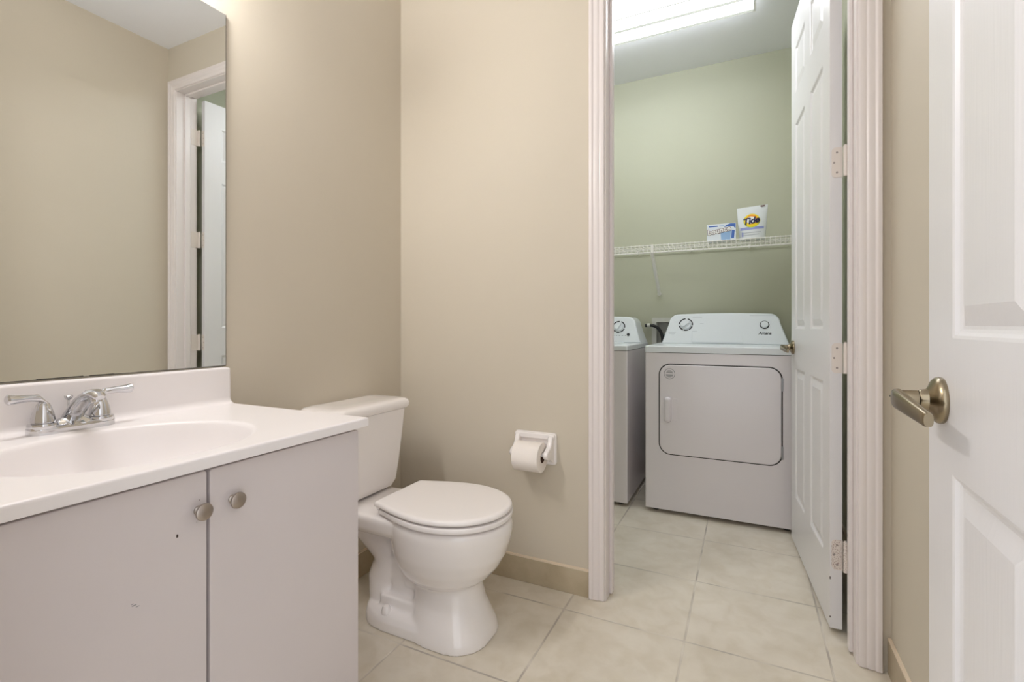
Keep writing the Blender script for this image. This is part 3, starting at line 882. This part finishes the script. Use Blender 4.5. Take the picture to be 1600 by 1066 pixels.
bm = B(); lathe(bm, [(-.002, .0205), (.008, .0200), (.011, .018), (.012, .012)], c2, NRM, 32); bt = obj('start_button', bm, 'console', con)
ring_seg(bt, 'button_ring', c2, .0205, .0255, [(0, 360)], 'black')
text_mesh('logo_lettering', 'Amana', .0235, 'black', con, on_console(.099, .984, .0004), (1, 0, 0), UP, shear=.28, bold=.0005)
bm = B()
for (x0_, x1_, zz) in ((.020, .150, 1.087), (-.30, -.245, 1.078), (-.44, -.395, .985), (-.435, -.40, .977), (-.42, -.405, .969), (-.30, -.265, .985), (-.255, -.235, 1.04), (-.30, -.27, .993), (-.41, -.385, 1.05)):
    p0, p1 = on_console(x0_, zz, .0003), on_console(x1_, zz, .0003)
    q = [p0, p1, p1 + UP * .0022, p0 + UP * .0022]
    bm = B(); loft(bm, [[v - NRM * .001 for v in q], q]); obj('panel_marking', bm, 'faint', con, sm=0)
# stepped plate on the console, lower right
bm = B()
pa, pb = on_console(-.30, .934), on_console(-.016, .934)
rings = []
for off, ins in ((-.001, 0), (.0025, 0), (.0035, .001)):
    x0_, x1_, z0_, z1_ = -.300 + ins, -.016 - ins, .926 + ins, .992 - ins
    rings.append([on_console(*q, off) for q in rrect(x0_, x1_, z0_, z1_, .002, 2)])
loft(bm, rings); obj('console_plate', bm, 'console', con, sm=30)
# dryer door
bm = B(); slab(bm, rrect(-.432, .165, .325, .822, .062, 10), DY0 + .004, DY0 - .0006, 0, axis='y'); obj('door_gap', bm, 'dark', dy, sm=0)
bm = B(); slab(bm, rrect(-.4265, .1595, .3295, .8165, .058, 10), DY0 + .002, DY0 - .007, .005, axis='y')
dd = obj('door', bm, 'appliance', dy, sm=40)
bm = B(); YD = DY0 - .007
slab(bm, rrect(-.402, -.364, .503, .640, .017, 6), YD + .001, YD - .021, .0145, axis='y', seg=6)
hn = obj('door_handle', bm, 'appliance', dd, sm=50)
bm = B(); slab(bm, rrect(-.364, -.330, .512, .634, .010, 4), YD + .0005, YD - .0014, .0012, axis='y')
obj('handle_pocket', bm, 'appliance', dd, sm=30)
bm = B()
cst = (-.374, .767)
for r0, r1, y in ((.0265, .029, .0004),):
    n = 40
    rings = [[(cst[0] + r * math.cos(2 * PI * k / n), YD - yy, cst[1] + r * math.sin(2 * PI * k / n)) for k in range(n)] for r, yy in ((r0, -.001), (r0, y), (r1, y), (r1, -.001))]
    loft(bm, rings, False, False)
for i, w in enumerate((.020, .030, .034, .022, .038, .036, .020)):
    z = cst[1] + .0165 - i * .0056
    if i == 3: continue
    box(bm, cst[0] - w / 2, cst[0] + w / 2, YD - .0004, YD + .001, z - .0016, z + .0016)
obj('round_sticker', bm, 'grey', dd, sm=0)['label'] = 'round printed sticker on the dryer door'
for z in (.735, .395):
    bm = B(); box(bm, .1590, .1665, DY0 - .0085, DY0 + .002, z - .032, z + .032, .001, 1); obj('door_hinge', bm, 'steel', dd)

# ---------------------------------------------------------------- washer
WX0, WX1 = -1.300, -.604
wa = thing('washing_machine', ((WX0 + WX1) / 2, (DY0 + DY1) / 2, 0), 'white top-loading washer partly hidden by the door frame, left of the dryer', 'washing machine')
appliance(WX0, WX1, wa, split=.884, top=.916)
con2, _ = console(-1.275, -.608, -1.245, -.648, 1.092, wa)
dial(con2, -.757, 1.020, .040, [(-70, -20), (-8, 70), (85, 165), (180, 240), (252, 282)], 62, .030)
c3 = on_console(-.690, .970)
bm = B(); lathe(bm, [(-.001, .0095), (.004, .009), (.005, .006)], c3, NRM, 20); obj('start_button', bm, 'black', con2)
for k in range(7):
    bm = B(); p = on_console(-.83 + k * .0195, .962, .0003)
    loft(bm, [[p + Vector((dx, 0, 0)) + UP * dz - NRM * .001 for dx, dz in ((0, 0), (.010, 0), (.010, .003), (0, .003))], [p + Vector((dx, 0, 0)) + UP * dz for dx, dz in ((0, 0), (.010, 0), (.010, .003), (0, .003))]])
    obj('panel_marking', bm, 'grey', con2, sm=0)
bm = B(); slab(bm, rrect(-1.20, -.70, 2.80, 3.12, .03, 5), .9155, .921, .003, axis='z'); obj('lid', bm, 'console', wa, sm=40)

# hoses and outlet box
bm = B()
path = []
for k in range(13):
    a = k / 12
    path.append((-.592 + .085 * math.sin(a * PI / 2), 3.41, 1.030 - .13 * (a ** 2.2)))
path = [(-.625, 3.41, 1.028)] + path + [(-.507, 3.413, .84), (-.507, 3.413, .70)]
tube(bm, path, .0105, 12)
ho = obj('drain_hose', bm, 'rubber', sm=60); base(ho); tag(ho, 'black drain hose arching behind the gap between washer and dryer', 'hose')
bm = B(); lathe(bm, [(0, .0135), (.016, .0135), (.02, .012)], (-.612, 3.41, 1.030), (1, 0, .05), 18); obj('hose_collar', bm, 'liner', ho)
ob = thing('laundry_outlet_box', (-.46, LY1, .875), 'white plastic washer outlet box recessed in the wall behind the dryer', 'outlet box')
bm = B()
rings = []
o_ = rrect(OBX0 - .022, OBX1 + .022, OBZ0 - .022, OBZ1 + .022, .004, 3); i_ = rrect(OBX0 + .008, OBX1 - .008, OBZ0 + .008, OBZ1 - .008, .004, 3)
for pts_, y in ((o_, LY1 - .0005), (o_, LY1 - .006), (i_, LY1 - .006), (i_, LY1 + .09)):
    rings.append([(p[0], y, p[1]) for p in pts_])
loft(bm, rings, False, True); obj('frame', bm, 'liner', ob, sm=30)
bm = B(); tube(bm, [(-.505, LY1 + .03, .96), (-.49, LY1 - .016, .945), (-.475, LY1 - .024, .905), (-.47, LY1 - .026, .80)], .009, 10)
sh = obj('supply_hose', bm, 'hose_blue', sm=60); base(sh); tag(sh, 'dark teal supply hose coming out of the wall outlet box', 'hose')

# ---------------------------------------------------------------- wire shelf
ws = thing('wire_shelf', (-.56, LY1, 1.24), 'white wire shelf across the laundry wall above washer and dryer', 'shelf')
SZ, SY0 = 1.534, 3.130
bm = B()
n = 0; x = LX0 + .03
while x < LX1 - .01:
    tube(bm, [(x, LY1 - .012, SZ + .0035), (x, SY0 + .002, SZ + .0035), (x, SY0 - .002, SZ + .001), (x, SY0 - .003, SZ - .046)], .00165, 6); x += .0254
for y in (SY0 + .10, SY0 + .20, LY1 - .014):
    tube(bm, [(LX0 + .004, y, SZ), (LX1 - .004, y, SZ)], .0026, 8)
obj('wire_deck', bm, 'wire', ws, sm=60)
for z, r in ((SZ - .001, .0034), (SZ - .024, .0018), (SZ - .047, .0036)):
    bm = B(); tube(bm, [(LX0 + .004, SY0, z), (LX1 - .004, SY0, z)], r, 10); obj('front_rail', bm, 'wire', ws, sm=60)
bm = B()
tube(bm, [(-.5315, SY0 + .004, SZ + .004), (-.5315, SY0 - .004, SZ - .046), (-.533, SY0 + .012, SZ - .058), (-.5355, LY1 - .004, 1.250)], [.009, .009, .0115, .0115], 10)
br = obj('support_brace', bm, 'wire', ws)
bm = B(); lathe(bm, [(0, .014), (.003, .014), (.005, .011)], (-.5355, LY1, 1.247), (0, -1, 0), 18); obj('brace_foot', bm, 'wire', br)
bm = B(); lathe(bm, [(0, .004), (.0015, .003)], (-.5355, LY1 - .005, 1.247), (0, -1, 0), 10); obj('screw', bm, 'screw', br)
for x in (-1.3, -.93, -.68, -.33, .02, .34):
    bm = B(); box(bm, x - .006, x + .006, LY1 - .022, LY1, SZ - .012, SZ + .010, .002, 2); obj('wall_clip', bm, 'wire', ws)

# ---------------------------------------------------------------- dryer-sheet box
bx = thing('dryer_sheet_box', (-.132, 3.205, SZ + .005), 'small blue and white dryer-sheet box on the wire shelf, left of the pouch', 'box')
BX0, BX1, BY0, BY1, BZ0, BZ1 = -.2135, -.054, 3.178, 3.232, SZ + .0055, 1.6425
bm = B(); box(bm, BX0, BX1, BY0, BY1, BZ0, BZ1, .0008, 1); obj('carton', bm, 'white_box', bx, sm=0)
yq = BY0 - .0003
def flat(name, m, pts, y=yq, d=.0006):
    bm = B(); loft(bm, [[(p[0], y + d, p[1]) for p in pts], [(p[0], y, p[1]) for p in pts]]); obj(name, bm, m, bx, sm=0)
flat('blue_caption', 'blue', [(BX0 + .010, BZ1 - .017), (BX0 + .060, BZ1 - .017), (BX0 + .060, BZ1 - .010), (BX0 + .010, BZ1 - .010)])
flat('light_panel', 'light_blue', [(BX1 - .080, BZ0 + .004), (BX1 - .030, BZ0 + .002), (BX1 - .026, BZ0 + .060), (BX1 - .084, BZ0 + .048)])
flat('light_caption', 'light_blue', [(BX0 + .068, BZ1 - .014), (BX0 + .095, BZ1 - .014), (BX0 + .095, BZ1 - .011), (BX0 + .068, BZ1 - .011)])
flat('blue_swoosh', 'blue', [(BX1 - .066, BZ1 - .022), (BX1 - .035, BZ1 - .018), (BX1 - .012, BZ1 - .022), (BX1 - .002, BZ1 - .036), (BX1 - .001, BZ1 - .004), (BX1 - .03, BZ1 - .002), (BX1 - .05, BZ1 - .008)])
flat('blue_panel', 'blue', [(BX1 - .026, BZ0 + .012), (BX1 - .010, BZ0 + .012), (BX1 - .006, BZ0 + .060), (BX1 - .022, BZ0 + .060)])
tilt = Vector((1, 0, .17)); tz = Vector((-.17, 0, 1))
text_mesh('lettering_outline', 'bounce', .044, 'maroon', bx, (BX0 + .066, BY0 - .0008, BZ0 + .062), tilt, tz, bold=.0034, shear=.1, spacing=1.0)
text_mesh('lettering', 'bounce', .044, 'white_print', bx, (BX0 + .066, BY0 - .0016, BZ0 + .062), tilt, tz, bold=.0012, shear=.1, spacing=1.0)
bm = B()
for k, (za, zb_) in enumerate(((BZ0 + .05, BZ0 + .09), (BZ0 + .01, BZ0 + .035))):
    loft(bm, [[(BX1 - .0004, y, z) for y, z in ((BY0 + .018, za), (BY0 + .030, za), (BY0 + .030, zb_), (BY0 + .018, zb_))], [(BX1 + .0003, y, z) for y, z in ((BY0 + .018, za), (BY0 + .030, za), (BY0 + .030, zb_), (BY0 + .018, zb_))]])
obj('side_print', bm, 'grey', bx, sm=0)

# ---------------------------------------------------------------- detergent pouch
pz0 = SZ + .0055
dp = thing('detergent_pouch', (.036, 3.21, pz0), 'white stand-up detergent pouch with yellow round emblem on the wire shelf', 'pouch')
def pouch_ring(z):
    s = (z - pz0) / (1.742 - pz0)
    xa_ = -.036 - .014 * s; xb_ = .104 + .014 * s
    th = .030 * (1 - s) ** .8 + .0012
    if s < .03: th *= .93
    yc = 3.222 + .010 * s
    out = []
    n = 28
    for k in range(n):
        a = 2 * PI * k / n; c, sn = math.cos(a), math.sin(a)
        zz = z + (.012 * (c * .5 + .5) * s)
        out.append(((xa_ + xb_) / 2 + (xb_ - xa_) / 2 * math.copysign(abs(c) ** .8, c), yc + th * math.copysign(abs(sn) ** 1.3, sn), zz))
    return out
bm = B(); loft(bm, [pouch_ring(pz0 + (1.742 - 0.008 - pz0) * k / 20) for k in range(21)])
obj('bag', bm, 'pouch', dp, sm=60)
def pouch_front(x, z):
    s = (z - pz0) / (1.742 - pz0)
    xa_ = -.036 - .014 * s; xb_ = .104 + .014 * s
    c = max(-1, min(1, (x - (xa_ + xb_) / 2) / ((xb_ - xa_) / 2)))
    th = .030 * max(0, 1 - s) ** .8 + .0012
    sn = math.sqrt(max(0, 1 - abs(c) ** 2.5))
    return 3.222 + .010 * s - th * sn ** 1.3
def conform(o, off):
    inv = o.matrix_parent_inverse.inverted() if False else Matrix.Identity(4)
    for v in o.data.vertices:
        extra = v.co.y
        v.co.y = pouch_front(v.co.x, v.co.z) - off
def patch(name, m, pts_rings, off):
    bm = B()
    loft(bm, pts_rings, False, True)
    o = obj(name, bm, m, dp, sm=0)
    conform(o, off); return o
def disc(cx_, cz_, rx, rz, rot=0.0, n=36):
    rings = []
    for s in (1, .8, .6, .4, .2, .02):
        rings.append([(cx_ + rx * s * math.cos(a) * math.cos(rot) - rz * s * math.sin(a) * math.sin(rot), 0, cz_ + rx * s * math.cos(a) * math.sin(rot) + rz * s * math.sin(a) * math.cos(rot)) for a in [2 * PI * k / n for k in range(n)]])
    return rings
def quadgrid(x0_, x1_, z0_, z1_, sl=0.0, n=8):
    return [[(x0_ + (x1_ - x0_) * i / n, 0, (z0_ + (z1_ - z0_) * j / 3) + sl * (i / n)) for i in range(n + 1)] for j in range(4)]
def strip(name, m, x0_, x1_, z0_, z1_, off, sl=0.0):
    bm = B(); g = quadgrid(x0_, x1_, z0_, z1_, sl)
    vs = [[bm.verts.new(p) for p in r] for r in g]
    for a, b2 in zip(vs, vs[1:]):
        for i in range(len(a) - 1): bm.faces.new((a[i], a[i + 1], b2[i + 1], b2[i]))
    o = obj(name, bm, m, dp, sm=0); conform(o, off); return o
patch('emblem_rim', 'lime', disc(.031, 1.652, .045, .042), .0012)
patch('emblem', 'yellow', disc(.031, 1.654, .041, .039), .0020)
patch('emblem_ring', 'orange', disc(.031, 1.660, .030, .029), .0026)
patch('emblem_center', 'white_print', disc(.028, 1.655, .025, .022), .0032)
lt = text_mesh('lettering', 'Tide', .054, 'navy', dp, (.026, 3.19, 1.650), (1, 0, .16), (-.10, 0, 1), shear=.22, bold=.0016, spacing=.92)
for v in lt.data.vertices: v.co.y = pouch_front(v.co.x, v.co.z) - .0042 - (.0004 if v.co.y < 3.19 else 0)
strip('blue_band', 'violet', -.030, .095, 1.596, 1.612, .0012, .004)
strip('small_print', 'faint', -.015, .080, 1.576, 1.581, .0012, .004)
strip('small_print', 'faint', -.015, .070, 1.563, 1.567, .0012, .004)
strip('small_print', 'violet', -.022, -.014, 1.558, 1.584, .0012)
strip('tear_mark', 'maroon', .078, .100, 1.733, 1.7395, .0055, .003)

# ---------------------------------------------------------------- laundry ceiling light
cl = thing('ceiling_light', (-.565, 2.675, ZC), 'long fluorescent wraparound light on the laundry ceiling', 'light')
bm = B(); box(bm, -1.175, .045, 2.60, 2.75, ZC - .045, ZC, .003, 1); obj('housing', bm, 'lens_end', cl, sm=0)
def lens_prof():
    return [(2.560, ZC - .006), (2.534, ZC - .016), (2.520, ZC - .034), (2.520, ZC - .056), (2.534, ZC - .079), (2.560, ZC - .088), (2.572, ZC - .0885), (2.662, ZC - .089), (2.688, ZC - .089), (2.778, ZC - .0885), (2.79, ZC - .088), (2.816, ZC - .079), (2.830, ZC - .056), (2.830, ZC - .034), (2.816, ZC - .016), (2.790, ZC - .006)]
bm = B()
loft(bm, [[(x, p[0], p[1]) for p in lens_prof()] for x in (-1.168, .036)], False, False, closed=False)
bm.normal_update()
for f in bm.faces:
    if f.calc_center_median().z > ZC - .080: f.material_index = 1
    elif min(abs(f.calc_center_median().y - q) for q in (2.566, 2.675, 2.784, 2.803)) < .004: f.material_index = 2
obj('diffuser', bm, 'tube_lens', cl, sm=50, extra=('side_fill', 'dim_lens'))
for xa_, xb_ in ((-1.178, -1.166), (.034, .046)):
    bm = B(); loft(bm, [[(x, 2.675 + (p[0] - 2.675) * 1.012, p[1] - .002 if p[1] < ZC - .02 else ZC - .001) for p in lens_prof()] for x in (xa_, xb_)]); obj('end_cap', bm, 'lens_end', cl, sm=30)
